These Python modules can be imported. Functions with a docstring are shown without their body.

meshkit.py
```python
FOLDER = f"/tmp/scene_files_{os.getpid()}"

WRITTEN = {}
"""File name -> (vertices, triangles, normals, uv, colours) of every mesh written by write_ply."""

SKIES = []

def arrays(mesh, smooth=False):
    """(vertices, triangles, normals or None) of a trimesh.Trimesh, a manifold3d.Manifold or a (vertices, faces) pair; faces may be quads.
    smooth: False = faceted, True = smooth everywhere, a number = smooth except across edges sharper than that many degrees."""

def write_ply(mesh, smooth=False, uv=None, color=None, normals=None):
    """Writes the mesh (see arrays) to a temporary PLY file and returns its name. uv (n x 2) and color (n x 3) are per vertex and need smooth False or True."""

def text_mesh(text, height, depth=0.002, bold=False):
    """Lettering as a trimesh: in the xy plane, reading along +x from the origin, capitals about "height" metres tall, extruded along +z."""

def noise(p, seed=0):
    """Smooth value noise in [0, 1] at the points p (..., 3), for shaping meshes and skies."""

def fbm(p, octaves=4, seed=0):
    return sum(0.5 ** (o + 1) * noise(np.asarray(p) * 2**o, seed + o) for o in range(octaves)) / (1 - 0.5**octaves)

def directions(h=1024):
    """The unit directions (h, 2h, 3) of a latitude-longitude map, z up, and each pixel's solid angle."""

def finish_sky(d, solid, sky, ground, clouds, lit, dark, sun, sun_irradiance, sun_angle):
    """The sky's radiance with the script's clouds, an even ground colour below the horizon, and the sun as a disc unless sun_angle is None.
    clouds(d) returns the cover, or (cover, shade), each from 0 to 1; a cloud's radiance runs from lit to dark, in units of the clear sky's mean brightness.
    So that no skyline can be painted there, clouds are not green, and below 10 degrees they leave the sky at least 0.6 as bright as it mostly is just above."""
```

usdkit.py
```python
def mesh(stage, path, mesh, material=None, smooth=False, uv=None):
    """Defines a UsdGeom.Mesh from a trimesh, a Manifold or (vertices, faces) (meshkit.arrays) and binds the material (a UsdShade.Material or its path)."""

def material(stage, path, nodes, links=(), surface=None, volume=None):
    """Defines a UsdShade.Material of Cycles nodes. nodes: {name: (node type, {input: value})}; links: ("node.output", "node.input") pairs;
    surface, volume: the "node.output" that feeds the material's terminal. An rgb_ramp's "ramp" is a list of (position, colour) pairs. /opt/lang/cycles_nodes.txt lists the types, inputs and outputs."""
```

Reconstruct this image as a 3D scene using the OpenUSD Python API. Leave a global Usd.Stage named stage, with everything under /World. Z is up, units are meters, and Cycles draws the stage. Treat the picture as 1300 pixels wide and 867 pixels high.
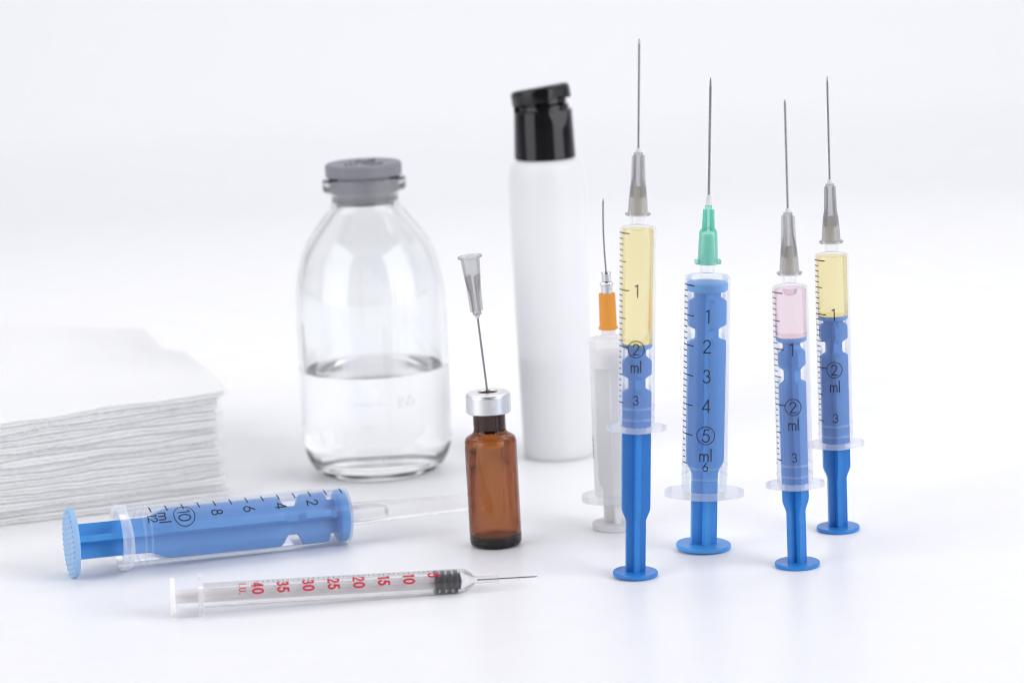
import math
import numpy as np
import trimesh
import usdkit
import meshkit
from pxr import Usd, UsdGeom, UsdLux, UsdShade, Gf, Sdf, Vt
from shapely.geometry import Polygon, LineString, Point, box as sbox
from shapely import affinity, union_all

stage = Usd.Stage.CreateInMemory()
UsdGeom.SetStageUpAxis(stage, "Z")
UsdGeom.SetStageMetersPerUnit(stage, 1.0)
UsdGeom.Xform.Define(stage, "/World")
MM = 0.001
RNG = np.random.default_rng(7)

# ------------------------------------------------------------------ camera, lamps, exposure
PITCH, ROLL, FOCAL_MM = math.radians(10.5), math.radians(2.6), 36.0 * 3600 / 1300
EYE = (0.0, -0.850, 0.215)
FOCUS, FSTOP, EXPOSURE = 0.826, 10.5, 0.19
KEY, BACK, SIDE, FRONT_LEFT, FRONT_RIGHT = 1.45, 1.28, 0.5, 1.75, 2.15
COOL = (0.965, 0.967, 1.0)


def camera():
    cp, sp, cr, sr = math.cos(PITCH), math.sin(PITCH), math.cos(ROLL), math.sin(ROLL)
    f = np.array([0, cp, -sp])
    r = np.array([1.0, 0, 0])
    u = np.cross(r, f)
    ri, ui = cr * r - sr * u, sr * r + cr * u
    c = UsdGeom.Camera.Define(stage, "/World/camera")
    m = Gf.Matrix4d(*ri, 0, *ui, 0, *(-f), 0, *EYE, 1)
    c.AddTransformOp().Set(m)
    c.CreateFocalLengthAttr(FOCAL_MM)
    c.CreateHorizontalApertureAttr(36.0)
    c.CreateVerticalApertureAttr(36.0 * 682 / 1024)
    c.CreateClippingRangeAttr(Gf.Vec2f(0.02, 50))
    c.CreateFStopAttr(FSTOP)
    c.CreateFocusDistanceAttr(FOCUS)
    c.CreateExposureAttr(EXPOSURE)


def softbox(name, eye, target, w, h, power, color=(1, 1, 1)):
    """A rectangular studio lamp at eye, shining towards target."""
    eye, target = np.array(eye, float), np.array(target, float)
    z = eye - target
    z /= np.linalg.norm(z)
    up = np.array([0, 0, 1.0]) if abs(z[2]) < 0.95 else np.array([0, 1.0, 0])
    x = np.cross(up, z)
    x /= np.linalg.norm(x)
    y = np.cross(z, x)
    l = UsdLux.RectLight.Define(stage, "/World/" + name)
    l.AddTransformOp().Set(Gf.Matrix4d(*x, 0, *y, 0, *z, 0, *eye, 1))
    l.CreateWidthAttr(w)
    l.CreateHeightAttr(h)
    l.CreateIntensityAttr(power)
    l.CreateColorAttr(Gf.Vec3f(*color))


camera()
softbox("overhead_softbox", (0.03, 0.27, 0.80), (0.02, 0.06, 0), 1.1, 0.6, KEY, COOL)
softbox("backdrop_lamp", (0.0, 0.80, 1.15), (0.0, 1.12, 0.05), 2.2, 0.45, BACK, COOL)
softbox("left_softbox", (-1.15, 0.42, 0.6), (0, 0, 0.1), 0.95, 1.2, SIDE, COOL)
softbox("right_softbox", (1.15, 0.42, 0.6), (0.02, 0, 0.1), 0.95, 1.2, SIDE, COOL)
for k_ in (1.0, 0.8, 0.6):  # each front softbox is brighter towards its middle
    softbox(f"front_left_softbox_{int(k_ * 10)}", (-1.02, -0.60, 0.58), (0.0, 0.0, 0.06), 1.1 * k_, 1.3 * k_, FRONT_LEFT, COOL)
    softbox(f"front_right_softbox_{int(k_ * 10)}", (1.04, -0.62, 0.58), (0.0, 0.0, 0.06), 1.1 * k_, 1.3 * k_, FRONT_RIGHT, COOL)


# ------------------------------------------------------------------ materials
def mat(name, nodes, links, surface, volume=None):
    return usdkit.material(stage, "/World/Looks/" + name, nodes, links, surface=surface, volume=volume)


def plastic(name, color, rough=0.35, translucent=0.0, spec=0.5, bump=0.0, bump_scale=900):
    """Moulded plastic: principled, a little of it lit through, with a faint uneven gloss."""
    nodes = {
        "geo": ("texture_coordinate", {}),
        "n": ("noise_texture", {"scale": 260.0, "detail": 3.0}),
        "rr": ("map_range", {"from_min": 0.3, "from_max": 0.7, "to_min": rough * 0.85, "to_max": rough * 1.2}),
        "p": ("principled_bsdf", {"base_color": color, "specular_ior_level": spec}),
        "t": ("translucent_bsdf", {"color": color}),
        "m": ("mix_closure", {"fac": translucent}),
    }
    links = [("geo.object", "n.vector"), ("n.fac", "rr.value"), ("rr.result", "p.roughness"), ("p.BSDF", "m.closure1"), ("t.BSDF", "m.closure2")]
    if bump:
        nodes["bn"] = ("noise_texture", {"scale": float(bump_scale), "detail": 2.0})
        nodes["b"] = ("bump", {"strength": bump, "distance": 0.0002})
        links += [("geo.object", "bn.vector"), ("bn.fac", "b.height"), ("b.normal", "p.normal")]
    return mat(name, nodes, links, "m.closure")


def film(name, tint, body, haze_face, haze_edge, gloss_rough=0.08, reflect=1.0, blend=0.35):
    """Thin moulded clear plastic: see-through, with a milky body that gets denser where the wall is seen edge-on."""
    nodes = {
        "tr": ("transparent_bsdf", {"color": tint}),
        "di": ("diffuse_bsdf", {"color": body}),
        "tl": ("translucent_bsdf", {"color": body}),
        "mm": ("mix_closure", {"fac": 0.5}),
        "lw": ("layer_weight", {"blend": blend}),
        "mr": ("map_range", {"from_min": 0.0, "from_max": 1.0, "to_min": haze_face, "to_max": haze_edge, "clamp": True}),
        "m1": ("mix_closure", {}),
        "gl": ("glossy_bsdf", {"color": (1, 1, 1), "roughness": gloss_rough}),
        "fr": ("fresnel", {"IOR": 1.46}),
        "fm": ("math", {"math_type": "multiply", "value2": reflect}),
        "m2": ("mix_closure", {}),
    }
    links = [("di.BSDF", "mm.closure1"), ("tl.BSDF", "mm.closure2"), ("lw.facing", "mr.value"), ("mr.result", "m1.fac"), ("tr.BSDF", "m1.closure1"), ("mm.closure", "m1.closure2"),
             ("fr.fac", "fm.value1"), ("fm.value", "m2.fac"), ("m1.closure", "m2.closure1"), ("gl.BSDF", "m2.closure2")]
    return mat(name, nodes, links, "m2.closure")


def glass(name, color, ior, rough=0.0):
    return mat(name, {"g": ("glass_bsdf", {"color": color, "IOR": ior, "roughness": rough})}, [], "g.BSDF")


def amber_glass():
    """Brown glass: clear at its faces, coloured by what it absorbs on the way through."""
    return mat("amber_glass", {"g": ("glass_bsdf", {"color": (1, 1, 1), "IOR": 1.5}), "v": ("absorption_volume", {"color": (0.735, 0.425, 0.05), "density": 1650.0})}, [], "g.BSDF", "v.volume")


def metal(name, color, rough, aniso=0.0):
    return mat(name, {"geo": ("texture_coordinate", {}), "n": ("noise_texture", {"scale": 600.0, "detail": 2.0}), "rr": ("map_range", {"to_min": rough * 0.8, "to_max": rough * 1.25}),
                      "p": ("principled_bsdf", {"base_color": color, "metallic": 1.0, "anisotropic": aniso})},
               [("geo.object", "n.vector"), ("n.fac", "rr.value"), ("rr.result", "p.roughness")], "p.BSDF")


def gauze_material():
    nodes = {
        "tc": ("texture_coordinate", {}),
        "mp": ("mapping", {"scale": (1.0, 1.0, 1.0)}),
        "w1": ("wave_texture", {"wave_type": "bands", "bands_direction": "x", "scale": 320.0, "distortion": 2.0, "detail": 2.0}),
        "w2": ("wave_texture", {"wave_type": "bands", "bands_direction": "y", "scale": 320.0, "distortion": 2.0, "detail": 2.0}),
        "n": ("noise_texture", {"scale": 900.0, "detail": 4.0, "roughness": 0.7}),
        "a": ("math", {"math_type": "add"}), "b2": ("math", {"math_type": "multiply_add", "value2": 1.6}),
        "bp": ("bump", {"strength": 0.4, "distance": 0.0003}),
        "p": ("principled_bsdf", {"base_color": (0.95, 0.95, 0.953), "roughness": 0.95, "specular_ior_level": 0.1, "sheen_weight": 0.0}),
        "t": ("translucent_bsdf", {"color": (0.95, 0.95, 0.953)}),
        "m": ("mix_closure", {"fac": 0.1}),
    }
    links = [("tc.object", "mp.vector"), ("mp.vector", "w1.vector"), ("mp.vector", "w2.vector"), ("mp.vector", "n.vector"), ("w1.fac", "a.value1"), ("w2.fac", "a.value2"),
             ("n.fac", "b2.value1"), ("a.value", "b2.value3"), ("b2.value", "bp.height"), ("bp.normal", "p.normal"), ("p.BSDF", "m.closure1"), ("t.BSDF", "m.closure2")]
    return mat("gauze", nodes, links, "m.closure")


def sweep_material():
    nodes = {
        "tc": ("texture_coordinate", {}),
        "n": ("noise_texture", {"scale": 60.0, "detail": 4.0}),
        "rr": ("map_range", {"from_min": 0.3, "from_max": 0.7, "to_min": 0.31, "to_max": 0.34}),
        "p": ("principled_bsdf", {"base_color": (0.86, 0.86, 0.88), "specular_ior_level": 0.18}),
    }
    return mat("white_sweep", nodes, [("tc.object", "n.vector"), ("n.fac", "rr.value"), ("rr.result", "p.roughness")], "p.BSDF")


M = {
    "sweep": sweep_material(),
    "gauze": gauze_material(),
    "blue": plastic("blue_plastic", (0.030, 0.225, 0.64), 0.27, 0.12),
    "light_blue": plastic("light_blue_plastic", (0.085, 0.385, 0.84), 0.29, 0.2),
    "pale_blue": plastic("pale_blue_plastic", (0.34, 0.55, 0.82), 0.42, 0.2),
    "barrel": film("clear_barrel", (1, 1, 1), (0.94, 0.97, 1.0), 0.125, 0.34, 0.09, 0.5),
    "flange": film("clear_flange", (1, 1, 1), (0.92, 0.93, 0.96), 0.24, 0.45, 0.1, 0.55),
    "milky": film("milky_barrel", (1, 1, 1), (0.90, 0.90, 0.92), 0.42, 0.7, 0.15, 0.5),
    "milky_plunger": plastic("milky_plunger", (0.97, 0.965, 0.965), 0.4, 0.3),
    "white_nylon": plastic("white_collar", (0.82, 0.82, 0.84), 0.4, 0.4),
    "cap_clear": film("clear_needle_cap", (1, 1, 1), (0.92, 0.92, 0.93), 0.07, 0.2, 0.12, 0.5),
    "insulin_clear": film("insulin_barrel", (0.99, 0.985, 0.99), (0.9, 0.88, 0.91), 0.09, 0.28, 0.08, 0.7),
    "insulin_white": plastic("insulin_plunger", (0.93, 0.92, 0.92), 0.35, 0.4),
    "grey_hub": film("grey_hub", (0.90, 0.90, 0.91), (0.52, 0.515, 0.52), 0.30, 0.62, 0.12, 0.8),
    "green_hub": film("green_hub", (0.74, 0.97, 0.91), (0.32, 0.82, 0.70), 0.34, 0.7, 0.1, 0.8),
    "orange_hub": plastic("orange_hub", (0.90, 0.47, 0.09), 0.35, 0.45),
    "steel": metal("needle_steel", (0.30, 0.30, 0.305), 0.2),
    "chrome": metal("chrome_collar", (0.72, 0.72, 0.73), 0.12),
    "aluminium": metal("crimp_aluminium", (0.80, 0.80, 0.81), 0.37),
    "ink": plastic("black_print", (0.012, 0.013, 0.022), 0.5),
    "red_ink": plastic("red_print", (0.52, 0.02, 0.05), 0.5),
    "black_rubber": plastic("black_rubber", (0.012, 0.012, 0.014), 0.3),
    "dark_rubber": plastic("dark_rubber", (0.13, 0.075, 0.07), 0.7),
    "grey_rubber": plastic("grey_rubber", (0.22, 0.22, 0.25), 0.55, 0.0, 0.4, 0.25, 1500),
    "brightened_plug_rubber": plastic("brightened_plug_rubber", (0.44, 0.44, 0.475), 0.5),  # stopper rubber, paled in colour to stand in for light lost behind glass
    "black_cap": plastic("black_cap", (0.006, 0.006, 0.008), 0.12),
    "frost": plastic("frosted_bottle", (0.9, 0.9, 0.91), 0.42, 0.5),
    "frost_fill": plastic("bottle_fill", (0.95, 0.95, 0.955), 0.3, 0.45),
    "glass": glass("bottle_glass", (0.985, 0.99, 0.99), 1.5),
    "amber": amber_glass(),
    "water_side": glass("water_in_glass", (1, 1, 1), 1.333 / 1.5),
    "water_top": glass("water_surface", (1, 1, 1), 1.333),
    "yellow": glass("yellow_liquid", (0.97, 0.915, 0.67), 1.09),
    "pink": glass("pink_liquid", (0.95, 0.865, 0.89), 1.09),
}


# ------------------------------------------------------------------ scene tree helpers
TAKEN = {}


def numbered(parent, name):
    k = (parent, name)
    TAKEN[k] = TAKEN.get(k, -1) + 1
    return name if TAKEN[k] == 0 else f"{name}_{TAKEN[k]:03d}"


def data(prim, **kw):
    for k, v in kw.items():
        if v:
            prim.SetCustomDataByKey(k, v)


def thing(name, label, category, loc=(0, 0, 0), rot=None, group=None):
    path = "/World/" + numbered("/World", name)
    x = UsdGeom.Xform.Define(stage, path)
    m = np.eye(4) if rot is None else np.array(rot, float)
    full = np.eye(4)
    full[:3, :3] = m[:3, :3]
    full[:3, 3] = np.array(loc, float) * MM
    x.AddTransformOp().Set(Gf.Matrix4d(*full.T.ravel().tolist()))
    data(x.GetPrim(), label=label, category=category, group=group)
    return path


def part(parent, name, mesh, material, smooth=35, label=None, kind=None):
    """One mesh (given in millimetres) under parent."""
    path = parent + "/" + numbered(parent, name)
    v, f, n = meshkit.arrays(mesh, smooth)
    m = UsdGeom.Mesh.Define(stage, path)
    m.CreatePointsAttr(Vt.Vec3fArray.FromNumpy((v * MM).astype(np.float32)))
    m.CreateFaceVertexCountsAttr(Vt.IntArray.FromNumpy(np.full(len(f), 3, np.int32)))
    m.CreateFaceVertexIndicesAttr(Vt.IntArray.FromNumpy(f.astype(np.int32).ravel()))
    m.CreateSubdivisionSchemeAttr("none")
    if n is not None:
        m.CreateNormalsAttr(Vt.Vec3fArray.FromNumpy(n.astype(np.float32)))
        m.SetNormalsInterpolation("vertex")
    UsdShade.MaterialBindingAPI.Apply(m.GetPrim()).Bind(M[material])
    data(m.GetPrim(), label=label, kind=kind)
    return path


def rot_x(a): return trimesh.transformations.rotation_matrix(math.radians(a), [1, 0, 0])
def rot_y(a): return trimesh.transformations.rotation_matrix(math.radians(a), [0, 1, 0])
def rot_z(a): return trimesh.transformations.rotation_matrix(math.radians(a), [0, 0, 1])


def moved(mesh, t=(0, 0, 0), m=None):
    mesh = mesh.copy()
    if m is not None:
        mesh.apply_transform(m)
    mesh.apply_translation(t)
    return mesh


def join(*meshes):
    return trimesh.util.concatenate(list(meshes))


def lathe(profile, n=64):
    """Revolves (r, z) points about z. Going up along the profile leaves the normals pointing outward."""
    p = np.array(profile, float)
    ang = np.arange(n) * 2 * np.pi / n
    v, rows = [], []
    for r, z in p:
        if r < 1e-6:
            rows.append([len(v)] * n)
            v.append((0, 0, z))
        else:
            rows.append(list(range(len(v), len(v) + n)))
            v += [(r * math.cos(a), r * math.sin(a), z) for a in ang]
    f = []
    for a, b in zip(rows[:-1], rows[1:]):
        for i in range(n):
            j = (i + 1) % n
            if a[i] != a[j]:
                f.append((a[i], a[j], b[j]))
            if b[i] != b[j]:
                f.append((a[i], b[j], b[i]))
    return trimesh.Trimesh(np.array(v), np.array(f), process=False)


def arc(cx, cz, r, a0, a1, n=8):
    return [(cx + r * math.cos(math.radians(a)), cz + r * math.sin(math.radians(a))) for a in np.linspace(a0, a1, n)]


def round_disc(r, z0, z1, e=0.3, n=64):
    e = min(e, (z1 - z0) / 2.001)
    return lathe([(0, z0)] + arc(r - e, z0 + e, e, -90, 0, 6) + arc(r - e, z1 - e, e, 0, 90, 6) + [(0, z1)], n)


def spline(points, k=8):
    """Catmull-Rom through (r, z) points."""
    p = np.array(points, float)
    p = np.vstack([2 * p[0] - p[1], p, 2 * p[-1] - p[-2]])
    out = []
    for i in range(1, len(p) - 2):
        for t in np.linspace(0, 1, k, endpoint=False):
            a, b, c, d = p[i - 1], p[i], p[i + 1], p[i + 2]
            out.append(0.5 * (2 * b + (c - a) * t + (2 * a - 5 * b + 4 * c - d) * t**2 + (3 * b - a - 3 * c + d) * t**3))
    out.append(p[-2])
    return [tuple(x) for x in out]


def extrude(poly, h):
    polys = list(getattr(poly, "geoms", [poly]))
    return trimesh.util.concatenate([trimesh.creation.extrude_polygon(g, h, engine="earcut") for g in polys])


# ------------------------------------------------------------------ lettering: thin geometric strokes, laid on a barrel
def earc(cx, cy, rx, ry, a0, a1, n=18):
    return [(cx + rx * math.cos(math.radians(a)), cy + ry * math.sin(math.radians(a))) for a in np.linspace(a0, a1, n)]


GLYPH = {
    "0": (0.62, [earc(0.31, 0.5, 0.29, 0.48, 0, 360, 36)]),
    "1": (0.30, [[(0.02, 0.86), (0.2, 0.98), (0.2, 0.0)]]),
    "2": (0.58, [earc(0.28, 0.71, 0.25, 0.27, 170, -30, 16) + [(0.03, 0.02), (0.56, 0.02)]]),
    "3": (0.56, [earc(0.26, 0.74, 0.21, 0.24, 160, -90, 16) + earc(0.26, 0.26, 0.26, 0.25, 90, -160, 18)]),
    "4": (0.62, [[(0.46, 0.0), (0.46, 0.98), (0.02, 0.25), (0.6, 0.25)]]),
    "5": (0.56, [[(0.5, 0.97), (0.17, 0.97), (0.09, 0.55)] + earc(0.25, 0.31, 0.28, 0.30, 125, -160, 20)]),
    "6": (0.58, [earc(0.29, 0.29, 0.27, 0.28, 0, 360, 30), [(0.07, 0.45), (0.40, 0.99)]]),
    "8": (0.56, [earc(0.28, 0.74, 0.20, 0.23, 0, 360, 28), earc(0.28, 0.26, 0.26, 0.25, 0, 360, 30)]),
    "m": (0.84, [[(0.04, 0.0), (0.04, 0.62)], earc(0.22, 0.42, 0.18, 0.19, 180, 0, 12) + [(0.40, 0.0)], earc(0.58, 0.42, 0.18, 0.19, 180, 0, 12) + [(0.76, 0.0)]]),
    "l": (0.14, [[(0.06, 0.0), (0.06, 1.02)]]),
    "I": (0.24, [[(0.12, 0.0), (0.12, 0.98)]]),
    "U": (0.62, [[(0.06, 0.98), (0.06, 0.28)] + earc(0.31, 0.28, 0.25, 0.26, 180, 360, 14) + [(0.56, 0.98)]]),
    "R": (0.60, [[(0.06, 0.0), (0.06, 0.97), (0.3, 0.97)] + earc(0.3, 0.73, 0.22, 0.24, 90, -90, 12) + [(0.06, 0.49)], [(0.28, 0.49), (0.56, 0.0)]]),
    ".": (0.24, [[(0.10, 0.03), (0.13, 0.03)]]),
}


def text_poly(text, height, stroke, squeeze=1.0, gap=0.12):
    """Lettering as a shapely shape centred on the origin."""
    x, shapes = 0.0, []
    for ch in text:
        w, lines = GLYPH[ch]
        for line in lines:
            shapes.append(LineString([((x + px) * height * squeeze, (py - 0.5) * height) for px, py in line]).buffer(stroke / 2, quad_segs=4))
        x += w + gap
    g = union_all(shapes)
    x0, _, x1, _ = g.bounds
    return affinity.translate(g, -(x0 + x1) / 2, 0)


def wrap(poly, R, az=0.0, z=0.0, lift=0.02, depth=0.03, edge=0.55):
    """Lays a flat shape on a barrel of radius R: x along the girth from the front (-y), y along the axis."""
    m = extrude(poly, depth)
    v, f = trimesh.remesh.subdivide_to_size(m.vertices, m.faces, edge, max_iter=12)
    a = np.radians(az) + v[:, 0] / R
    rr = R + lift + v[:, 2]
    return trimesh.Trimesh(np.stack([rr * np.sin(a), -rr * np.cos(a), v[:, 1] + z], 1), f, process=False)


def tick(R, az0, az1, z, w, slope=0.0):
    s0, s1 = math.radians(az0) * R, math.radians(az1) * R
    return wrap(Polygon([(s0, -w / 2), (s1, -w / 2 + slope), (s1, w / 2 + slope), (s0, w / 2)]), R, 0, z)


# ------------------------------------------------------------------ the setting
def sweep():
    """White seamless board: a level table that curves up behind."""
    prof = [(-1.6, 0.0), (-0.9, 0.0), (-0.3, 0.0), (0.2, 0.0), (0.75, 0.0)]
    prof += [(0.75 + 0.55 * math.sin(a), 0.55 - 0.55 * math.cos(a)) for a in np.linspace(0.08, math.pi / 2, 22)]
    prof += [(1.30, 1.0), (1.30, 1.7)]
    prof = np.array(prof) * 1000
    xs = np.linspace(-1500, 1500, 9)
    v = np.array([(x, y, z) for y, z in prof for x in xs])
    n = len(xs)
    f = [(i * n + j, i * n + j + 1, (i + 1) * n + j + 1) for i in range(len(prof) - 1) for j in range(n - 1)]
    f += [(i * n + j, (i + 1) * n + j + 1, (i + 1) * n + j) for i in range(len(prof) - 1) for j in range(n - 1)]
    p = part("/World", "white_tabletop", trimesh.Trimesh(v, np.array(f), process=False), "sweep", True)
    data(stage.GetPrimAtPath(p), kind="structure", label="white glossy seamless board that curves up behind the objects", category="backdrop")


sweep()


# ------------------------------------------------------------------ gauze stack
def fibres(parent, grid, nv, rng):
    """Short cotton ends that stand off the front fold and the right edge of a pad."""
    nu, m, _ = grid.shape
    pts, n = [], 0
    for q in range(230):
        if q % 4:
            i, j = rng.integers(0, nu), rng.integers(nv - 1, nv + 20)
            out = np.array([0.31, -0.95, 0]) + rng.normal(0, 0.5, 3)
        else:
            i, j = 0, rng.integers(0, m)
            out = np.array([0.95, 0.31, 0]) + rng.normal(0, 0.5, 3)
        p = grid[i, j] + rng.normal(0, 0.5, 3) * np.array([1, 0.2, 0.3])
        length, curl = rng.uniform(0.5, 1.7), rng.normal(0, 0.6, 3)
        for t in (0, 0.35, 0.7, 1.0):
            x = p + (out * t + curl * t * t) * length
            pts.append((x[0], x[1], max(x[2], 0.05)))
        n += 1
    c = UsdGeom.BasisCurves.Define(stage, parent + "/loose_fibres")
    c.CreateTypeAttr("linear")
    c.CreatePointsAttr(Vt.Vec3fArray.FromNumpy((np.array(pts) * MM).astype(np.float32)))
    c.CreateCurveVertexCountsAttr(Vt.IntArray.FromNumpy(np.full(n, 4, np.int32)))
    c.CreateWidthsAttr(Vt.FloatArray([0.07 * MM]))
    c.SetWidthsInterpolation("constant")
    UsdShade.MaterialBindingAPI.Apply(c.GetPrim()).Bind(M["gauze"])
    data(c.GetPrim(), kind="stuff")


def gauze_stack():
    ang = math.radians(18.0)
    corner = np.array([-94.5, 52.0])
    eu, ev = np.array([-math.cos(ang), -math.sin(ang)]), np.array([-math.sin(ang), math.cos(ang)])
    W, D, N = 122.0, 118.0, 15
    u = np.concatenate([np.array([0, 0.25, 0.6, 1.0, 1.5, 2.1, 2.8, 3.6, 4.6, 6.0, 7.4]), np.linspace(9, W, 72)])
    nu, nv = len(u), 26

    def surface(k, uu, vv):
        """Height of the boundary under pad k (N is the very top)."""
        t = k / N
        lean = 1 + 0.21 * np.clip(vv / D, 0, 1) ** 1.3 * np.clip(uu / 50, 0.25, 1) - 0.15 * np.clip(uu / W, 0, 1) * (1 - np.clip(vv / D, 0, 1))
        base = 37.4 * t * lean
        pts = np.stack([uu / 19.0, vv / 26.0, np.full_like(uu, k * 0.55)], -1)
        calm = 1 - 0.6 * np.clip((vv - 4) / 20, 0, 1)
        wav = calm * (meshkit.fbm(pts, 3, 5) - 0.5) * 2.2 * np.sqrt(max(0, min(1, k / 3.0)))
        droop = -0.35 * t * np.exp(-uu / 5.0) - 0.35 * t * np.exp(-vv / 6.0)
        return base + wav * (0.35 if k == 0 else 1) + droop

    ordinals = ["bottom", "second", "third", "fourth", "fifth", "sixth", "middle seventh", "eighth", "ninth", "tenth", "eleventh", "twelfth", "thirteenth", "fourteenth", "topmost"]
    for k in range(N):
        s0, s1 = RNG.uniform(-0.7, 0.7), RNG.uniform(-0.5, 0.5)
        if k == N - 1:
            s0, s1 = -1.2, -1.6
        elif k == 0:
            s0, s1 = -0.4, -0.8
        else:
            s1 += 2.2 * math.sin(math.pi * k / N)
        # closed loop over v at every u: lower sheet from back to front, rounded fold, upper sheet from front to back
        wf = np.linspace(0.03, 0.97, 19)
        dent = RNG.uniform(0.5, 1.0)
        vf = 0.95 * (1 - np.abs(np.sin(2 * np.pi * wf)) ** 0.6) * np.where(np.abs(wf - 0.5) < 0.25, dent, 1.0)
        vs = np.concatenate([np.linspace(D, 2.2, nv), vf, np.linspace(2.2, D, nv)])
        ww = np.concatenate([np.zeros(nv), wf, np.ones(nv)])
        m = len(vs)
        U, V = np.meshgrid(u, vs, indexing="ij")
        wv = meshkit.fbm(np.stack([U / 14.0, np.full_like(U, k * 3.1), np.zeros_like(U)], -1), 3, 9) - 0.5
        fuzz = meshkit.noise(np.stack([U / 1.6, np.tile(np.arange(m), (nu, 1)) / 2.0, np.full_like(U, k * 7.7)], -1), 3) - 0.5
        cr = 4.5 if k == N - 1 else 3.0
        vm = cr - np.sqrt(np.maximum(cr * cr - np.maximum(cr - U, 0) ** 2, 0))
        Vs = vm + V * (D - vm) / D + s0 + wv * 1.5 + fuzz * 0.35
        Us = U + (s1 + (meshkit.fbm(np.stack([V / 9.0, np.full_like(V, k * 5.3), np.zeros_like(V)], -1), 3, 4) - 0.5) * 1.8) * np.exp(-U / 40.0)
        if k >= N - 2:  # the back half of the top pads is folded in a little on the right
            Us = Us + 5.5 * np.clip((V - 66) / 10.0, 0, 1) * np.exp(-U / 25.0)
        lo, hi = surface(k, U, V) + 0.02, surface(k + 1, U, V) - 0.02
        edge = np.exp(-U / 0.9)
        mid = (lo + hi) / 2
        lo, hi = lo + (mid - lo) * 0.12 * edge, hi + (mid - hi) * 0.12 * edge
        Z = lo + (hi - lo) * ww[None, :]
        XY = corner + Us[..., None] * eu + Vs[..., None] * ev
        P = np.concatenate([XY, Z[..., None]], -1).reshape(-1, 3)
        P[:, 2] = np.maximum(P[:, 2], 0.05)
        f = []
        for i in range(nu - 1):
            a = i * m + np.arange(m)
            b = a + m
            a2, b2 = np.roll(a, -1), np.roll(b, -1)
            f += [np.stack([a, a2, b2], 1), np.stack([a, b2, b], 1)]
        h = m // 2
        for base in (0, (nu - 1) * m):
            c = base + np.arange(m)
            q = [(c[j], c[m - 1 - j], c[m - 2 - j]) for j in range(h - 1)] + [(c[j], c[m - 2 - j], c[j + 1]) for j in range(h - 1)]
            f.append(np.array(q))
        o = corner
        g = trimesh.Trimesh(P, np.vstack(f), process=False)
        name = "gauze_pad"
        p = part("/World", name, g, "gauze", 60)
        where = {0: "bottom pad of the white gauze stack, lying on the table", N - 1: "topmost white gauze pad with a soft raised back fold"}.get(
            k, f"white folded gauze pad, {ordinals[k].replace('middle ', '')} from the bottom of the stack")
        data(stage.GetPrimAtPath(p), label=where, category="gauze pad", group="folded gauze pads in the stack")
        fibres(p, P.reshape(nu, m, 3), nv, RNG)


gauze_stack()


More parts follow.
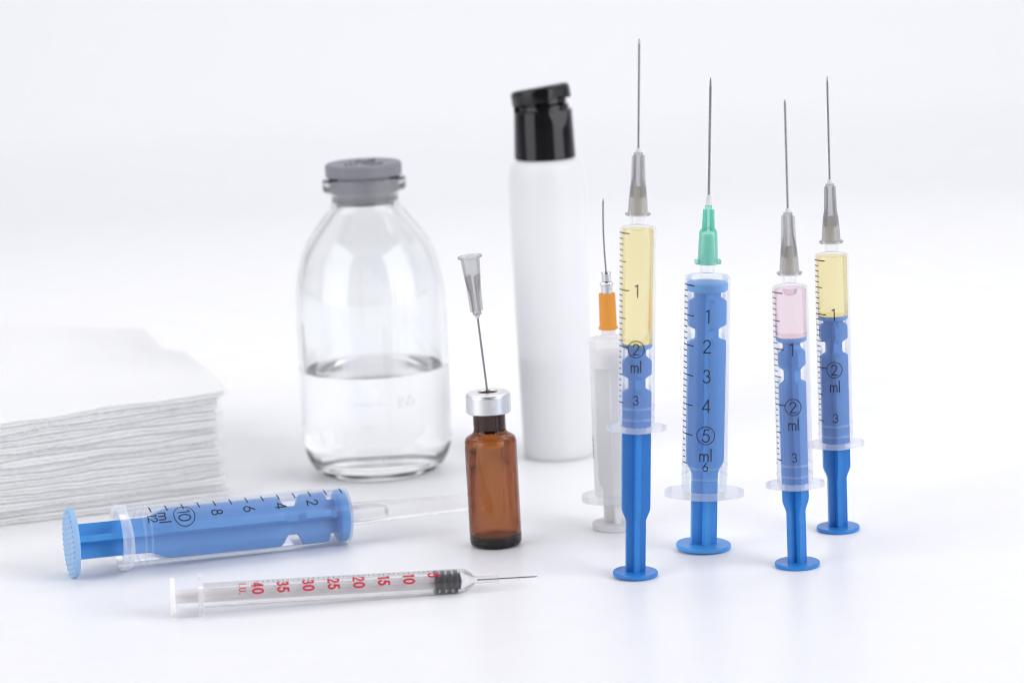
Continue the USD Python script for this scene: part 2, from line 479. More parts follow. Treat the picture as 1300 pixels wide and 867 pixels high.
# ------------------------------------------------------------------ glass infusion bottle
def infusion_bottle():
    t = thing("infusion_bottle", "clear glass infusion bottle half full of water with a grey rubber stopper", "bottle", (-46.6, 84.2, 0))
    outer = [(0, 1.6), (10, 1.3), (15.5, 0.5), (17.6, 0.0)] + spline([(17.6, 0.0), (19.8, 0.55), (22.0, 2.6), (23.9, 6.2), (24.8, 10.5), (25.0, 16.0), (25.0, 40.0), (25.0, 54.0), (24.7, 61.5), (23.9, 67.4), (22.2, 74.4), (20.1, 78.5), (17.5, 82.2), (14.7, 85.8), (12.2, 89.2), (11.25, 91.4), (11.1, 93.0)], 6)
    outer += [(11.5, 94.2), (13.2, 94.9)] + arc(12.9, 96.0, 1.0, -60, 0, 5) + arc(12.9, 98.4, 1.0, 0, 90, 6) + [(9.4, 99.7), (7.5, 99.4)]
    WZ = 36.0
    inner = spline([(0, 3.6), (8, 3.9), (15, 4.0), (19.0, 5.4), (21.4, 8.6), (22.7, 13.0), (22.9, 20.0), (22.9, 30.0), (22.9, WZ)], 6)
    upper = spline([(22.9, WZ), (22.9, 46.0), (22.9, 54.0), (22.6, 61.0), (21.8, 66.8), (20.2, 73.0), (18.2, 77.0), (15.7, 80.6), (13.0, 84.1), (10.5, 87.4), (8.7, 90.0), (7.8, 92.2), (7.5, 95.0)], 6) + [(7.5, 99.4)]
    shell = join(lathe(outer, 128), lathe(upper[::-1], 128))
    b = part(t, "glass_body", shell, "glass", 50)
    w = part(t, "water", lathe(inner, 128), "water_side", 50)
    meniscus = [(22.9, WZ), (22.6, WZ - 0.22), (21.8, WZ - 0.42), (20.4, WZ - 0.54), (17.0, WZ - 0.6), (0, WZ - 0.6)]
    part(w, "water_surface", lathe(meniscus, 128), "water_top", 50)
    s = part(t, "stopper", lathe([(0, 99.9), (12.2, 99.95)] + arc(12.2, 100.5, 0.5, -80, 0, 5) + [(12.75, 103.2)] + arc(11.7, 103.4, 1.0, 0, 85, 7) + [(9.4, 104.25), (8.6, 103.9), (7.4, 103.75), (0, 103.8)], 96), "grey_rubber", 40)
    part(s, "stopper_plug", lathe([(0, 90.3), (7.0, 90.3), (7.9, 90.7), (8.3, 91.5), (7.95, 93.0), (7.7, 95.5), (7.7, 99.85), (0, 99.88)], 96), "brightened_plug_rubber", 40)  # same rubber as the stopper; its brightness in the neck is painted
    # torn crumbs of rubber where needles went through
    rng = np.random.default_rng(3)
    crumbs = []
    for _ in range(34):
        r, a = 7.2 * math.sqrt(rng.random()), rng.random() * 6.28
        c = trimesh.creation.icosphere(1, rng.uniform(0.2, 0.62))
        c.vertices *= rng.uniform(0.6, 1.4, 3)
        c.vertices += (meshkit.noise(c.vertices * 3 + _, 1)[:, None] - 0.5) * 0.3
        crumbs.append(moved(c, (r * math.cos(a), r * math.sin(a), 103.9 + rng.uniform(0, 0.35))))
    for dx, dz in ((2.6, 0.9), (3.6, 1.1), (0.2, 0.4)):
        c = trimesh.creation.icosphere(2, 0.55)
        c.vertices += (meshkit.noise(c.vertices * 3 + dx, 2)[:, None] - 0.5) * 0.5
        crumbs.append(moved(c, (dx, 2.0, 103.9 + dz)))
    part(s, "torn_rubber", join(*crumbs), "grey_rubber", 40, kind="stuff")
    # raised marks in the glass
    R = 25.0
    for k, (w_, z) in enumerate(((10.5, 27.6), (5.0, 20.0))):
        part(b, "raised_line", wrap(LineString([(-w_ / 2, 0), (w_ / 2, 0)]).buffer(0.28), R, -2 if k == 0 else -3, z, -0.12, 0.30, 1.2), "glass", 40)
    for txt, az, z, h in (("150", 26, 27.6, 3.4), ("RI.", 6, 9.0, 4.2)):
        part(b, "raised_mark", wrap(text_poly(txt, h, 0.5), R if z > 12 else 24.45, az, z, -0.16, 0.34, 0.9), "glass", 40)


infusion_bottle()


# ------------------------------------------------------------------ frosted bottle with black flip cap
def flip_bottle():
    t = thing("squeeze_bottle", "slim frosted white plastic bottle with a half open black flip cap", "bottle", (14.4, 94.5, 0.05), rot_y(-0.3))
    prof = [(0, 0.8), (7.5, 0.7), (9.0, 0.0), (10.7, 0.0)] + arc(10.7, 1.3, 1.3, -90, 0, 6) + [(12.2, 20), (12.4, 45), (12.55, 70), (12.65, 88)] + spline([(12.65, 90), (12.5, 95), (11.9, 98.6), (10.9, 100.6), (9.2, 101.6)], 5) + [(8.2, 102)]
    part(t, "bottle_body", lathe(prof, 96), "frost", 40)
    part(t, "contents", lathe([(0, 1.6), (10.8, 1.6), (11.5, 3), (11.75, 20), (11.85, 35), (0, 35)], 64), "frost_fill", 40)
    c = part(t, "cap", cap_body(), "black_cap", 40)
    part(c, "pour_spout", lathe([(3.2, 119.0), (2.2, 119.6), (1.9, 121.0), (1.2, 121.2), (1.0, 120.2), (0, 120.2)], 32), "black_cap", 40)
    # lid hinged on the left, lifted to the right
    R, tilt = 10.0, -7.5
    d = lathe([(0, -0.6), (R - 1.5, -0.6), (R - 1.3, -1.7), (R - 0.2, -1.7), (R, -1.3), (R, 1.9)] + arc(R - 1.7, 1.8, 1.7, 0, 84, 8) + [(R - 3.8, 3.55), (0, 3.57)], 96)
    v = d.vertices.copy()
    # the thumb notch scooped out of the lid rim, front right
    notch = np.exp(-((np.degrees(np.arctan2(v[:, 1], v[:, 0])) + 52) / 17) ** 2) * np.clip((np.hypot(v[:, 0], v[:, 1]) - 7) / 3, 0, 1)
    v[:, 2] += np.where(v[:, 2] < 1.2, notch * (1.4 - v[:, 2]) * 0.45, 0)
    v[:, :2] *= (1 - 0.07 * notch * (v[:, 2] < 1.9))[:, None]
    d = trimesh.Trimesh(v, d.faces, process=False)
    d = join(d, lathe([(0, -3.0), (8.0, -3.0), (8.2, -2.8), (8.2, -0.5)], 64))
    part(c, "lid", moved(moved(d, (0, 0, 0), rot_x(-4.0) @ rot_y(tilt)), (-0.4, 0, 122.2)), "black_cap", 40)
    part(c, "hinge", moved(trimesh.creation.box((1.0, 5.0, 2.6)), (-9.2, 0, 119.0)), "black_cap", 20)


def cap_body():
    m = lathe([(8.2, 101.8), (10.0, 101.8), (10.3, 102.1), (10.0, 110.0), (9.75, 117.6), (9.6, 118.0), (8.75, 118.05), (8.7, 119.6), (8.4, 119.9), (0, 119.6)], 144)
    # finer rows so that the thumb flat has an edge of its own
    rows = [(8.2, 101.8), (10.0, 101.8), (10.3, 102.1)] + [(10.3 - 0.55 * (z - 102.1) / 15.5, z) for z in np.linspace(102.6, 117.6, 60)] + [(9.6, 118.0), (8.75, 118.05), (8.7, 119.6), (8.4, 119.9), (0, 119.6)]
    m = lathe(rows, 192)
    v = m.vertices.copy()
    r = np.hypot(v[:, 0], v[:, 1])
    c = np.cos(np.arctan2(v[:, 1], v[:, 0]) + math.radians(54))
    limit = 9.95 - (v[:, 2] - 112.2) * 0.2
    cut = (r > 8.78) & (r * c > limit) & (v[:, 2] > 111.5)
    v[cut, :2] *= np.maximum(limit[cut] / (r * c)[cut], 8.76 / r[cut])[:, None]
    return trimesh.Trimesh(v, m.faces, process=False)


flip_bottle()


# ------------------------------------------------------------------ needles
def needle_mesh(r, z0, z1, bevel, face=0.0, bend=0.0):
    """A thin steel tube with a slanted tip."""
    n = 14
    zs = np.linspace(z0, z1 - bevel, 14)
    prof = lathe([(r, z) for z in zs], n)
    v = prof.vertices
    top = len(v) - n
    ring = v[top:].copy()
    ang = np.arctan2(ring[:, 1], ring[:, 0]) - math.radians(face)
    lift = (1 - np.cos(ang)) / 2
    body = list(v) + [tuple(x) for x in np.column_stack([ring[:, 0] * (1 - 0.55 * lift), ring[:, 1] * (1 - 0.55 * lift), z1 - bevel + bevel * lift])]
    f = list(prof.faces)
    for i in range(n):
        j = (i + 1) % n
        a, b, c, d = top + i, top + j, top + n + i, top + n + j
        f += [(a, b, d), (a, d, c)]
    k = len(body)
    body.append((-0.3 * r * math.cos(math.radians(face)), -0.3 * r * math.sin(math.radians(face)), z1 - bevel * 0.45))
    f += [(top + n + i, top + n + (i + 1) % n, k) for i in range(n)]
    m = trimesh.Trimesh(np.array(body, float), np.array(f), process=False)
    if bend:
        m.vertices[:, 0] += bend * ((m.vertices[:, 2] - z0) / (z1 - z0)) ** 2
    return m


def fin(r0, r1, z0, z1, thick, a, inner=0.6):
    p = Polygon([(inner, z0), (r0, z0), (r1, z1), (inner, z1)])
    m = trimesh.creation.extrude_polygon(p, thick, engine="earcut")
    m.apply_translation((0, 0, -thick / 2))
    m.apply_transform(rot_x(90))
    m.apply_transform(rot_z(a))
    return m


def grey_hub(parent, z, rot=20.0, length=17.4):
    """Smoke grey luer hub with fins; z is the open end, the cannula leaves at the other end."""
    k = length / 17.4
    outer = [(2.55, z - 0.2), (3.4, z - 0.1)] + arc(3.35, z + 0.3, 0.3, -90, 90, 7) + [(2.8, z + 0.75), (2.55, z + 4.5), (2.25, z + 7.8 * k), (1.85, z + 9.6 * k), (1.42, z + 11.4 * k), (1.34, z + 15 * k), (1.3, z + 17.4 * k), (0.5, z + 17.5 * k)]
    h = part(parent, "needle_hub", lathe(outer, 40), "grey_hub", 40)
    for q in range(4):
        part(h, "fin", fin(2.55, 2.05, z + 5.0, z + 16.6 * k, 0.5, rot + 90 * q, 1.2), "grey_hub", 20)
    part(h, "glue_collar", lathe([(0.9, z + 17.1 * k), (0.75, z + 18.0 * k), (0.45, z + 18.7 * k), (0, z + 18.7 * k)], 24), "white_nylon", 40)
    part(h, "inner_nozzle", lathe([(0, z + 7.8), (1.3, z + 7.8), (1.5, z + 7.6), (1.9, z - 0.1)][::-1], 24), "milky_inner", 40)
    return h


M["milky_inner"] = plastic("inner_nozzle", (0.74, 0.70, 0.62), 0.4, 0.5)


# ------------------------------------------------------------------ syringes
def plate(outline, thick, a):
    """A flat rib of the plunger rod; outline: (z, half width) points."""
    pts = [(w, z) for z, w in outline] + [(-w, z) for z, w in outline[::-1]]
    poly = Polygon(pts).buffer(0)
    poly = poly.buffer(-0.25).buffer(0.25)
    m = extrude(poly, thick)
    m.apply_translation((0, 0, -thick / 2))
    m.apply_transform(rot_x(90))
    m.apply_transform(rot_z(a))
    return m


def smooth_outline(segs):
    """(z, w) control points with rounded changes of width."""
    out = []
    for (z0, w0), (z1, w1) in zip(segs[:-1], segs[1:]):
        if abs(w1 - w0) > 0.05 and z1 - z0 > 0.2:
            for t in np.linspace(0, 1, 9, endpoint=False):
                s = t * t * (3 - 2 * t)
                out.append((z0 + (z1 - z0) * t, w0 + (w1 - w0) * s))
        else:
            out.append((z0, w0))
    return out + [segs[-1]]


def flange_mesh(R, long_half, ear_half, z0, z1, hole, a=0.0):
    disc = Point(0, 0).buffer(R + 1.0, quad_segs=24)
    ears = affinity.scale(Point(0, 0).buffer(1.0, quad_segs=32), long_half, ear_half)
    shape = union_all([disc, ears]).buffer(1.0).buffer(-1.0).difference(Point(0, 0).buffer(hole, quad_segs=24))
    lo = extrude(shape.buffer(-0.25), 0.25)
    mid = extrude(shape, z1 - z0 - 0.5)
    hi = extrude(shape.buffer(-0.25), 0.25)
    m = loft(shape, z0, z1, 0.3)
    m.apply_transform(rot_z(a))
    return m


def loft(shape, z0, z1, e):
    """A slab with a rounded rim and a round hole, as one closed surface of two boundary strips and two caps."""
    ring = np.array(shape.exterior.coords)[:-1]
    c = np.arctan2(ring[:, 1], ring[:, 0])
    ring = ring[np.argsort(c)]
    n = len(ring)
    hole = np.array(shape.interiors[0].coords)[:-1] if shape.interiors else None
    rr = np.hypot(*hole.T).mean()
    ang = np.arctan2(ring[:, 1], ring[:, 0])
    inner = np.stack([rr * np.cos(ang), rr * np.sin(ang)], 1)
    dirs = ring / np.hypot(*ring.T)[:, None]
    rows = [(inner, z0)]
    for t in np.linspace(-90, 90, 9):
        off = e * (1 - math.cos(math.radians(t)))
        rows.append((ring - dirs * off, (z0 + e if t < 0 else z1 - e) + e * math.sin(math.radians(t))))
    rows.append((inner, z1))
    rows.append((inner, z0))
    v = np.vstack([np.column_stack([p, np.full(n, z)]) for p, z in rows])
    f = []
    for i in range(len(rows) - 1):
        for j in range(n):
            k = (j + 1) % n
            a, b, d, g = i * n + j, i * n + k, (i + 1) * n + k, (i + 1) * n + j
            f += [(a, b, d), (a, d, g)]
    return trimesh.Trimesh(v, np.array(f), process=False)


def ring_bead(R, z, w=0.35, h=0.14):
    return lathe([(R, z - w), (R + h, z - w * 0.4), (R + h, z + w * 0.4), (R, z + w)], 64)


SYR2 = dict(R=5.1, Ri=4.42, length=57.4, nozzle=2.05, t0=56.0, ml=16.05)


def barrel_profile(R, zf, length, nozzle, noz_len, round_=0.7):
    s = zf + length
    return [(R, zf + 0.9), (R, zf + 8), (R, zf + 20), (R, zf + 40 if length > 45 else zf + length * 0.6), (R, s - round_ - 0.2)] + arc(R - round_, s - round_, round_, 0, 85, 6) + [(nozzle + 0.5, s + 0.1), (nozzle, s + 0.5), (nozzle - 0.12, s + noz_len)]


def syringe_2ml(name, label, loc, zf, liquid, rot=10.0, tilt=0.0, piston=66.2, spin=0.0, bubble=False, needle=(30.5, 1.6, 0.0), group=None):
    """2 ml two-piece syringe standing on its thumb rest. zf: height of the finger flange."""
    R, Ri = SYR2["R"], SYR2["Ri"]
    t = thing(name, label, "syringe", loc, rot_y(tilt), group)
    s = zf + SYR2["length"]
    # plunger
    o = smooth_outline([(0.9, 2.82), (15.6, 2.82), (19.8, 4.08), (53.0, 4.12), (53.2, 4.12), (54.6, 2.4), (57.0, 2.4), (58.6, 4.15), (62.0, 4.15), (64.0, 2.5), (piston - 1.2, 2.5)])
    pl = part(t, "plunger", join(plate(o, 1.5, rot), plate([(z, w * 0.985) for z, w in o], 1.45, rot + 90)), "blue", 30)
    part(pl, "thumb_rest", round_disc(6.45, 0, 1.25, 0.35), "blue", 40)
    part(pl, "piston", lathe([(0, piston - 1.8), (2.6, piston - 1.8), (4.0, piston - 1.3)] + arc(4.3, piston - 0.9, 0.06, -90, 0, 3) + arc(4.3, piston - 0.1, 0.06, 0, 90, 3) + [(4.0, piston + 0.02), (0, piston + 0.5)], 48), "blue", 40)
    # barrel
    b = part(t, "barrel", join(lathe(barrel_profile(R, zf, SYR2["length"], 2.1, 4.2), 64), ring_bead(R, zf + 3.0), ring_bead(R, zf + 6.2)), "barrel", 40)
    part(t, "finger_flange", flange_mesh(R, 8.5, 4.8, zf - 0.75, zf + 0.75, Ri), "flange", 40)
    z0, ml = zf + SYR2["t0"], SYR2["ml"]
    marks = []
    for k in range(31):
        z = z0 - k * ml / 10
        if k <= 20:
            a1 = -30 if k % 10 == 0 else -42 if k % 5 == 0 else -56
            marks.append(tick(R, -80, a1, z, 0.32 if k % 10 == 0 else 0.27))
        else:
            marks.append(tick(R, -76, -50 if k in (25, 30) else -62, z, 0.3))
    part(b, "scale_marks", join(*[moved(m, m=rot_z(spin)) for m in marks]), "ink", False, kind="stuff")
    az = -6
    put = lambda poly, dz, n: part(b, n, moved(wrap(poly, R, az, z0 - dz), m=rot_z(spin)), "ink", False)
    put(text_poly("1", 3.5, 0.33), ml, "numeral")
    put(text_poly("2", 3.1, 0.33), 2 * ml + 0.5, "numeral")
    put(Point(0, 0).buffer(2.45, quad_segs=24).difference(Point(0, 0).buffer(2.2, quad_segs=24)), 2 * ml + 0.5, "circle_mark")
    put(text_poly("ml", 3.2, 0.33, 0.85), 2 * ml + 5.5, "unit_lettering")
    put(text_poly("3", 2.6, 0.28), 3 * ml - 1.0, "numeral")
    # liquid
    if liquid:
        r = Ri - 0.02
        top = s - 0.7
        prof = [(0, piston + 0.62), (3.9, piston + 0.16), (r - 0.12, piston + 0.14), (r, piston + 0.3), (r, top - 0.6), (r - 0.6, top)]
        dip = 2.2 if bubble else 0.9  # the air bubble left under the nozzle
        prof += [(2.35, top + 0.05)] + [(x, top + 0.1 + (z - top - 0.1) * dip / 2.3) for x, z in arc(0, top + 0.1, 2.3, 0, -90, 10)]
        part(t, "liquid", lathe(prof, 64), liquid, 40)
    h = grey_hub(t, s + 3.3, rot + 25)
    part(t, "cannula", needle_mesh(0.30, s + 20.5, s + 21.4 + needle[0], needle[1], needle[2]), "steel", 40)
    return t


syringe_2ml("syringe", "tallest standing syringe, filled with yellow liquid, grey needle hub, beside the amber vial", (32.2, -65.5, 0.28), 43.0, "yellow", 8.0, 2.5, 67.3, 0, needle=(31.0, 1.6, -60.0))
syringe_2ml("syringe", "standing syringe with a little pale pink liquid above its blue plunger", (78.9, -62.3, 0), 24.0, "pink", 28.0, 0.0, 66.8, 0, True, needle=(31.2, 1.2, 90.0))
syringe_2ml("syringe", "rightmost standing syringe, yellow liquid in its upper third, grey hub", (95.3, -23.7, 0), 26.4, "yellow", 10.0, 0.0, 65.4, 0, needle=(31.0, 2.4, -80.0))


def syringe_5ml():
    R, Ri, zf, L = 6.68, 6.08, 16.6, 64.6
    t = thing("syringe", "wider standing syringe with green needle hub and full length blue plunger", "syringe", (53.7, -38.6, 0.36), rot_y(2.7))
    o = smooth_outline([(0.9, 3.85), (22.0, 3.85), (26.6, 5.65), (61.5, 5.72), (61.7, 5.72), (63.0, 3.4), (65.2, 3.4), (66.8, 5.72), (73.4, 5.72), (75.0, 3.9), (76.6, 3.9)])
    pl = part(t, "plunger", join(plate(o, 1.6, 14), plate([(z, w * 0.985) for z, w in o], 1.55, 104)), "light_blue", 30)
    part(pl, "thumb_rest", round_disc(8.1, 0, 1.35, 0.4, 80), "light_blue", 40)
    part(pl, "piston", lathe([(0, 76.4), (4.2, 76.4), (5.7, 76.8), (5.98, 77.2), (5.98, 79.0), (5.6, 79.3), (0, 79.9)], 64), "light_blue", 40)
    b = part(t, "barrel", join(lathe(barrel_profile(R, zf, L, 2.3, 4.2), 72), ring_bead(R, zf + 5.2), ring_bead(R, zf + 8.4)), "barrel", 40)
    part(t, "finger_flange", flange_mesh(R, 11.7, 6.6, zf - 1.0, zf + 1.0, Ri), "flange", 40)
    z0, ml = zf + 62.4, 8.78
    marks = [tick(R, -82, -38 if k % 5 == 0 else -62, z0 - k * ml / 5, 0.34, -0.12 if k % 5 == 0 else 0) if k <= 25 else tick(R, -78, -64 if k < 30 else -56, z0 - k * ml / 5, 0.32) for k in range(31)]
    marks.append(tick(R, -56, -42, z0, 0.34))
    part(b, "scale_marks", join(*marks), "ink", False, kind="stuff")
    for k in range(1, 6):
        part(b, "numeral", wrap(text_poly(str(k), 3.8, 0.34), R, -3, z0 - k * ml), "ink", False)
    part(b, "circle_mark", wrap(Point(0, 0).buffer(2.75, quad_segs=24).difference(Point(0, 0).buffer(2.52, quad_segs=24)), R, -3, z0 - 5 * ml), "ink", False)
    part(b, "unit_lettering", wrap(text_poly("ml", 3.5, 0.34, 0.95), R, -3, z0 - 5 * ml - 5.9), "ink", False)
    part(b, "numeral", wrap(text_poly("6", 2.6, 0.3), R, -3, z0 - 6 * ml - 0.5), "ink", False)
    s = zf + L
    z = s + 3.3
    h = part(t, "needle_hub", lathe([(2.6, z), (2.95, z), (2.95, z + 0.4), (2.85, z + 5), (2.65, z + 9.4), (2.3, z + 10.0), (1.5, z + 10.8), (1.15, z + 12), (1.0, z + 17.2), (0.45, z + 17.3)], 40), "green_hub", 40)
    for q in range(2):
        part(h, "luer_lug", moved(moved(round_box(1.6, 2.6, 1.4), (3.0, 0, z + 0.7)), m=rot_z(180 * q + 8)), "green_hub", 40)
    for q in range(4):
        part(h, "fin", fin(2.35, 2.0, z + 9.6, z + 15.8, 0.6, 40 + 90 * q, 0.9), "green_hub", 20)
    part(h, "glue_collar", lathe([(0.95, z + 17.0), (0.8, z + 19.0), (0.5, z + 20.2), (0, z + 20.2)], 24), "white_nylon", 40)
    part(h, "inner_nozzle", lathe([(1.95, z - 0.1), (1.6, z + 8.2), (1.3, z + 8.5), (0, z + 8.5)], 24), "milky_inner2", 40)
    part(t, "cannula", needle_mesh(0.365, z + 19.0, z + 54.2, 3.2, 90.0), "steel", 40)


M["milky_inner2"] = plastic("inner_nozzle_green", (0.6, 0.78, 0.72), 0.4, 0.5)


def round_box(x, y, z, r=0.35):
    import manifold3d as mf
    s = mf.Manifold.sphere(r, 12)
    pts = [s.translate((sx * (x / 2 - r), sy * (y / 2 - r), sz * (z / 2 - r))) for sx in (-1, 1) for sy in (-1, 1) for sz in (-1, 1)]
    m = mf.Manifold.batch_hull(pts).to_mesh()
    return trimesh.Trimesh(m.vert_properties[:, :3], m.tri_verts, process=False)


syringe_5ml()


def orange_syringe():
    """Milky white syringe with an orange hub, behind the tall yellow one."""
    R, zf, L = 6.1, 9.6, 49.4
    t = thing("syringe", "milky white syringe with orange needle hub standing behind the tall yellow one", "syringe", (29.2, -8.6, 0))
    o = smooth_outline([(0.9, 3.5), (12, 3.5), (15, 4.8), (26.0, 4.9), (50.0, 4.9)])
    pl = part(t, "plunger", join(plate(o, 1.6, 12), plate([(z, w * 0.985) for z, w in o], 1.55, 102)), "milky_plunger", 30)
    part(pl, "thumb_rest", round_disc(7.2, 0, 1.9, 0.5), "milky_plunger", 40)
    part(pl, "piston", round_disc(5.3, 50.0, 54.6, 0.4), "milky_plunger", 40)
    b = part(t, "barrel", lathe(barrel_profile(R, zf, L, 2.2, 3.6, 1.0), 64), "milky", 40)
    part(t, "finger_flange", flange_mesh(R, 10.1, 6.6, zf - 1.2, zf + 1.2, 5.4), "flange", 40)
    part(b, "scale_marks", join(*[tick(R, -88, -74 - (k % 2) * 4, 22.5 + k * 0.9, 0.45) for k in range(8)]), "ink", False, kind="stuff")
    z = zf + L + 2.6
    h = part(t, "needle_hub", lathe([(2.2, z), (2.9, z), (2.95, z + 0.3), (2.9, z + 0.7), (2.62, z + 0.9), (2.5, z + 10.6), (2.4, z + 10.9), (0, z + 10.9)], 40), "orange_hub", 40)
    c = part(t, "metal_collar", lathe([(1.75, z + 10.8), (1.8, z + 13.2), (2.05, z + 13.4), (2.05, z + 14.0), (1.65, z + 14.3), (1.42, z + 14.6), (1.40, z + 16.8), (1.55, z + 17.0), (1.5, z + 17.3), (0.3, z + 17.2)], 40), "chrome", 30)
    m = needle_mesh(0.26, z + 17.0, z + 39.6, 1.4, -90.0, 0.0)
    m.vertices[:, 0] += -0.35 * np.sin(np.clip((m.vertices[:, 2] - z - 17) / 22.6, 0, 1) * 3.0)
    part(t, "cannula", m, "steel", 40)


orange_syringe()


def lying(yaw, lift, roll=0.0, pitch=0.0):
    """Turns a syringe built tip-up so that its tip points right along the table, turned away from the camera by yaw."""
    m = rot_z(yaw) @ rot_y(90 + pitch) @ rot_z(roll)
    return m


def syringe_10ml():
    R, Ri, zf, L = 8.85, 8.0, 16.2, 69.0
    t = thing("syringe", "large syringe lying on its side, light blue plunger, clear needle cap", "syringe", (-133.4, -38.6, 10.4), lying(18.5, 0, 0, 1.3))
    o = smooth_outline([(1.0, 5.25), (23.0, 5.25), (31.0, 7.55), (62.6, 7.6), (63.6, 7.6), (66.8, 4.3), (69.2, 4.3), (71.0, 7.6), (78.4, 7.6), (79.6, 5.2), (81.8, 5.2)])
    pl = part(t, "plunger", join(plate(o, 1.9, 68), plate([(z, w * 0.985) for z, w in o], 1.85, -22)), "light_blue", 30)
    disc = part(pl, "thumb_rest", round_disc(10.4, 0.3, 2.1, 0.5, 96), "pale_blue", 40)
    ridges = []
    for x in np.arange(-9.0, 9.1, 1.5):
        half = math.sqrt(max(0, 9.6**2 - x * x))
        if half > 1:
            r = trimesh.creation.cylinder(0.5, half * 2, sections=10)
            r.apply_transform(rot_x(90))
            ridges.append(moved(r, (x, 0, 0.52)))
    part(disc, "grip_ridges", moved(join(*ridges), m=rot_z(-15)), "pale_blue", 40)
    part(pl, "piston", lathe([(0, 81.6), (6, 81.6), (7.6, 82.0), (7.85, 82.4), (7.85, 84.2), (7.5, 84.5), (0, 84.9)], 72), "light_blue", 40)
    b = part(t, "barrel", join(lathe(barrel_profile(R, zf, L, 2.4, 4.5, 1.0), 96), ring_bead(R, zf + 5.4), ring_bead(R, zf + 7.4)), "barrel", 40)
    part(t, "finger_flange", flange_mesh(R, 14.0, 9.0, zf - 1.2, zf + 1.2, Ri, 90), "flange", 40)
    z0, ml = zf + L - 2.6, 4.87
    az0 = -14
    part(b, "scale_marks", join(*[tick(R, -66 + az0, -48 + az0, z0 - k * ml, 0.42, 0.25) for k in range(13)]), "ink", False, kind="stuff")
    az = -32 + az0
    for k in (2, 4, 6, 8):
        part(b, "numeral", wrap(text_poly(str(k), 3.3, 0.40), R, az, z0 - k * ml + 0.2), "ink", False)
    part(b, "numeral", wrap(text_poly("10", 3.6, 0.40), R, az, z0 - 10 * ml), "ink", False)
    part(b, "circle_mark", wrap(affinity.scale(Point(0, 0).buffer(3.25, quad_segs=28), 1.12, 1.0).difference(affinity.scale(Point(0, 0).buffer(2.98, quad_segs=28), 1.12, 1.0)), R, az, z0 - 10 * ml), "ink", False)
    part(b, "unit_lettering", wrap(text_poly("ml", 3.3, 0.40), R, az, z0 - 10 * ml - 6.0), "ink", False)
    part(b, "numeral", wrap(text_poly("12", 2.7, 0.36), R, az, z0 - 12 * ml + 0.2), "ink", False)
    s = zf + L
    part(t, "needle_cap", lathe([(3.5, s + 1.2), (3.7, s + 1.4), (3.6, s + 3.5), (3.35, s + 14.0), (3.1, s + 14.6), (2.65, s + 42.0), (2.3, s + 43.0), (0, s + 43.2)], 48), "cap_clear", 40)
    part(t, "needle_hub", lathe([(2.7, s + 1.6), (2.6, s + 8.0), (1.8, s + 12.6), (0.6, s + 13.2), (0, s + 13.2)], 32), "cap_clear", 40)


syringe_10ml()


def insulin_syringe():
    R, zf, L = 3.45, 8.4, 74.9
    t = thing("insulin_syringe", "slim clear insulin syringe lying in front with red numerals and black plunger seal", "syringe", (-98.2, -86.0, 5.5), lying(8.4, 0, 0, 1.6))
    o = [(0.8, 2.15), (74.0, 2.15)]
    pl = part(t, "plunger", join(plate(o, 0.8, 35), plate([(z, w * 0.98) for z, w in o], 0.78, 125)), "insulin_white", 30)
    part(pl, "thumb_rest", round_disc(5.4, 0, 1.2, 0.35), "insulin_white", 40)
    g = [(0, 74.0)]
    for k in range(4):
        z = 74.0 + k * 1.85
        g += [(2.2, z), (3.1, z + 0.1), (3.22, z + 0.55), (3.1, z + 1.0), (2.2, z + 1.1)]
    g += [(2.5, 81.3), (0, 82.0)]
    part(pl, "seal", lathe(g, 48), "black_rubber", 40)
    s = zf + L
    b = part(t, "barrel", lathe([(R, zf + 0.6), (R, zf + 20), (R, zf + 45), (R, s - 0.9), (R - 0.3, s - 0.3), (2.2, s + 1.2), (1.2, s + 2.2), (1.0, s + 2.8), (0.95, s + 9.0), (0.3, s + 9.2)], 64), "insulin_clear", 40)
    part(t, "finger_flange", flange_mesh(R, 6.4, 5.6, zf - 0.6, zf + 0.6, 2.9), "flange", 40)
    z0, u5 = 80.9, 7.07
    az = -38
    part(b, "scale_marks", join(*[tick(R, -82 if k % 5 else -86, -70 if k % 5 else -62, z0 - k * u5 / 5, 0.16) for k in range(5, 41)]), "ink", False, kind="stuff")
    for k in range(1, 9):
        part(b, "numeral", wrap(text_poly(str(5 * k), 3.0, 0.56, 0.68, 0.34), R, az if k > 1 else az - 14, z0 - k * u5 - 0.2, edge=0.4), "red_ink", False)
    part(b, "unit_lettering", wrap(text_poly("I.U.", 1.9, 0.34, 0.9, 0.22), R, az, z0 - 8 * u5 - 4.4, edge=0.4), "red_ink", False)
    part(t, "cannula", needle_mesh(0.2, s + 3.0, s + 20.4, 1.2, 90.0), "steel", 40)


insulin_syringe()


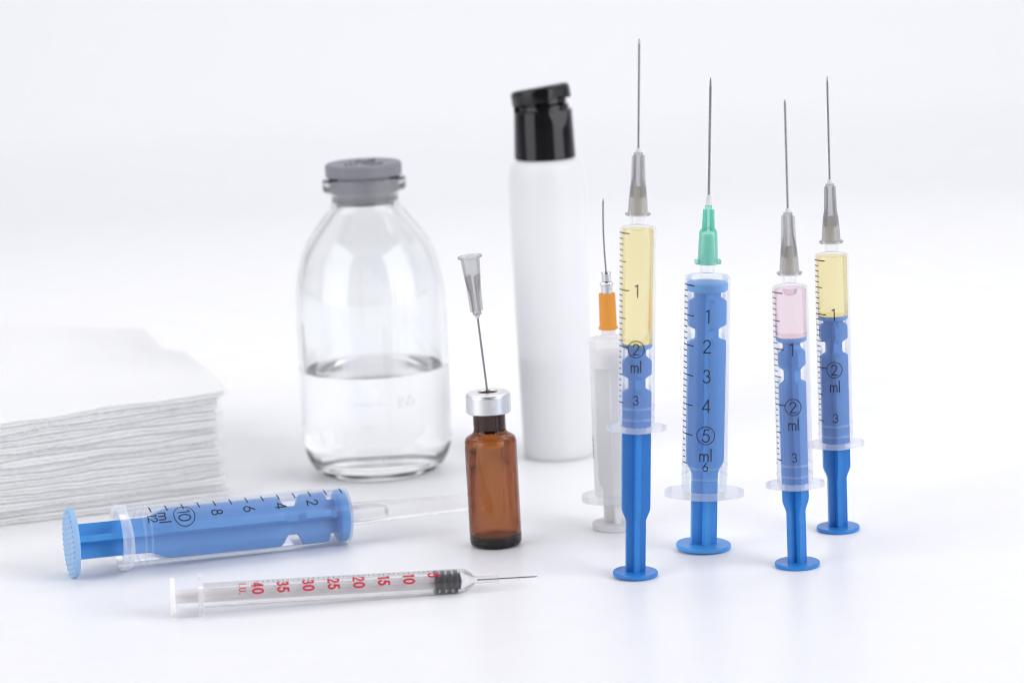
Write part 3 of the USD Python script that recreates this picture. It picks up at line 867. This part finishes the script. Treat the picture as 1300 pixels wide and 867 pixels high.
# ------------------------------------------------------------------ amber vial and the needle stuck in it
def vial():
    t = thing("amber_vial", "small amber glass vial with silver crimp cap and a needle stuck in it", "vial", (-7.5, -22.4, 0), rot_y(-0.5))
    R = 7.8
    outer = [(0, 0.9), (4.5, 0.7), (5.6, 0.1), (6.2, 0.0)] + arc(6.3, 1.5, 1.5, -90, 0, 8) + [(R, 10), (R, 31.4)] + arc(R - 2.2, 31.6, 2.2, 0, 78, 9) + spline([(5.7, 34.0), (5.1, 34.7), (4.85, 35.6), (4.85, 37)], 5) + [(4.85, 40.9), (6.3, 41.2), (6.3, 44.0), (3.4, 44.2)]
    inner = [(0, 2.5), (4.5, 2.5)] + arc(5.3, 3.9, 1.4, -90, 0, 7) + [(6.7, 10), (6.7, 31.0)] + arc(5.0, 31.2, 1.7, 0, 78, 8) + [(4.0, 34.1), (3.6, 35.2), (3.5, 37), (3.5, 44.2)]
    part(t, "glass_body", join(lathe(outer, 96), lathe(inner[::-1], 96)), "amber", 50)
    part(t, "stopper", lathe([(0, 34.6), (3.0, 34.6), (3.8, 35.0), (4.3, 35.9), (4.3, 44.3), (6.2, 44.35), (6.3, 44.6), (6.3, 45.9), (3.0, 46.2), (2.6, 45.9), (0, 45.85)], 48), "dark_rubber", 40)
    part(t, "crimp_cap", lathe([(4.95, 40.75), (5.5, 40.4), (6.3, 40.5), (6.75, 40.9), (6.72, 42.5), (6.7, 45.3)] + arc(5.6, 45.6, 1.1, 0, 80, 8) + [(4.3, 46.8), (3.3, 46.92), (3.05, 46.85), (2.9, 46.5), (3.0, 46.25)], 96), "aluminium", 35)


vial()


def stuck_needle():
    t = thing("hypodermic_needle", "loose needle with smoke grey hub stuck upright in the amber vial's stopper", "needle", (-7.9, -22.4, 45.2), rot_y(-4.6) @ rot_x(1.0))
    part(t, "cannula", needle_mesh(0.31, -4.0, 25.2, 1.4, 0.0), "steel", 40)
    z = 43.0
    up = lathe([(0.5, z - 17.9), (1.3, z - 17.8), (1.34, z - 15.4), (1.45, z - 12), (1.9, z - 9.8), (2.3, z - 8.0), (2.62, z - 4.6), (2.85, z - 0.9), (3.4, z - 0.75)] + arc(3.4, z - 0.4, 0.35, -80, 90, 7) + [(2.6, z - 0.05)], 40)
    h = part(t, "needle_hub", up, "grey_hub", 40)
    for q in range(4):
        part(h, "fin", fin(2.05, 2.5, z - 16.8, z - 6.0, 0.5, 30 + 90 * q, 1.2), "grey_hub", 20)
    part(h, "glue_collar", lathe([(0, z - 19.0), (0.45, z - 19.0), (0.8, z - 18.3), (0.95, z - 17.5)], 24), "white_nylon", 40)


stuck_needle()
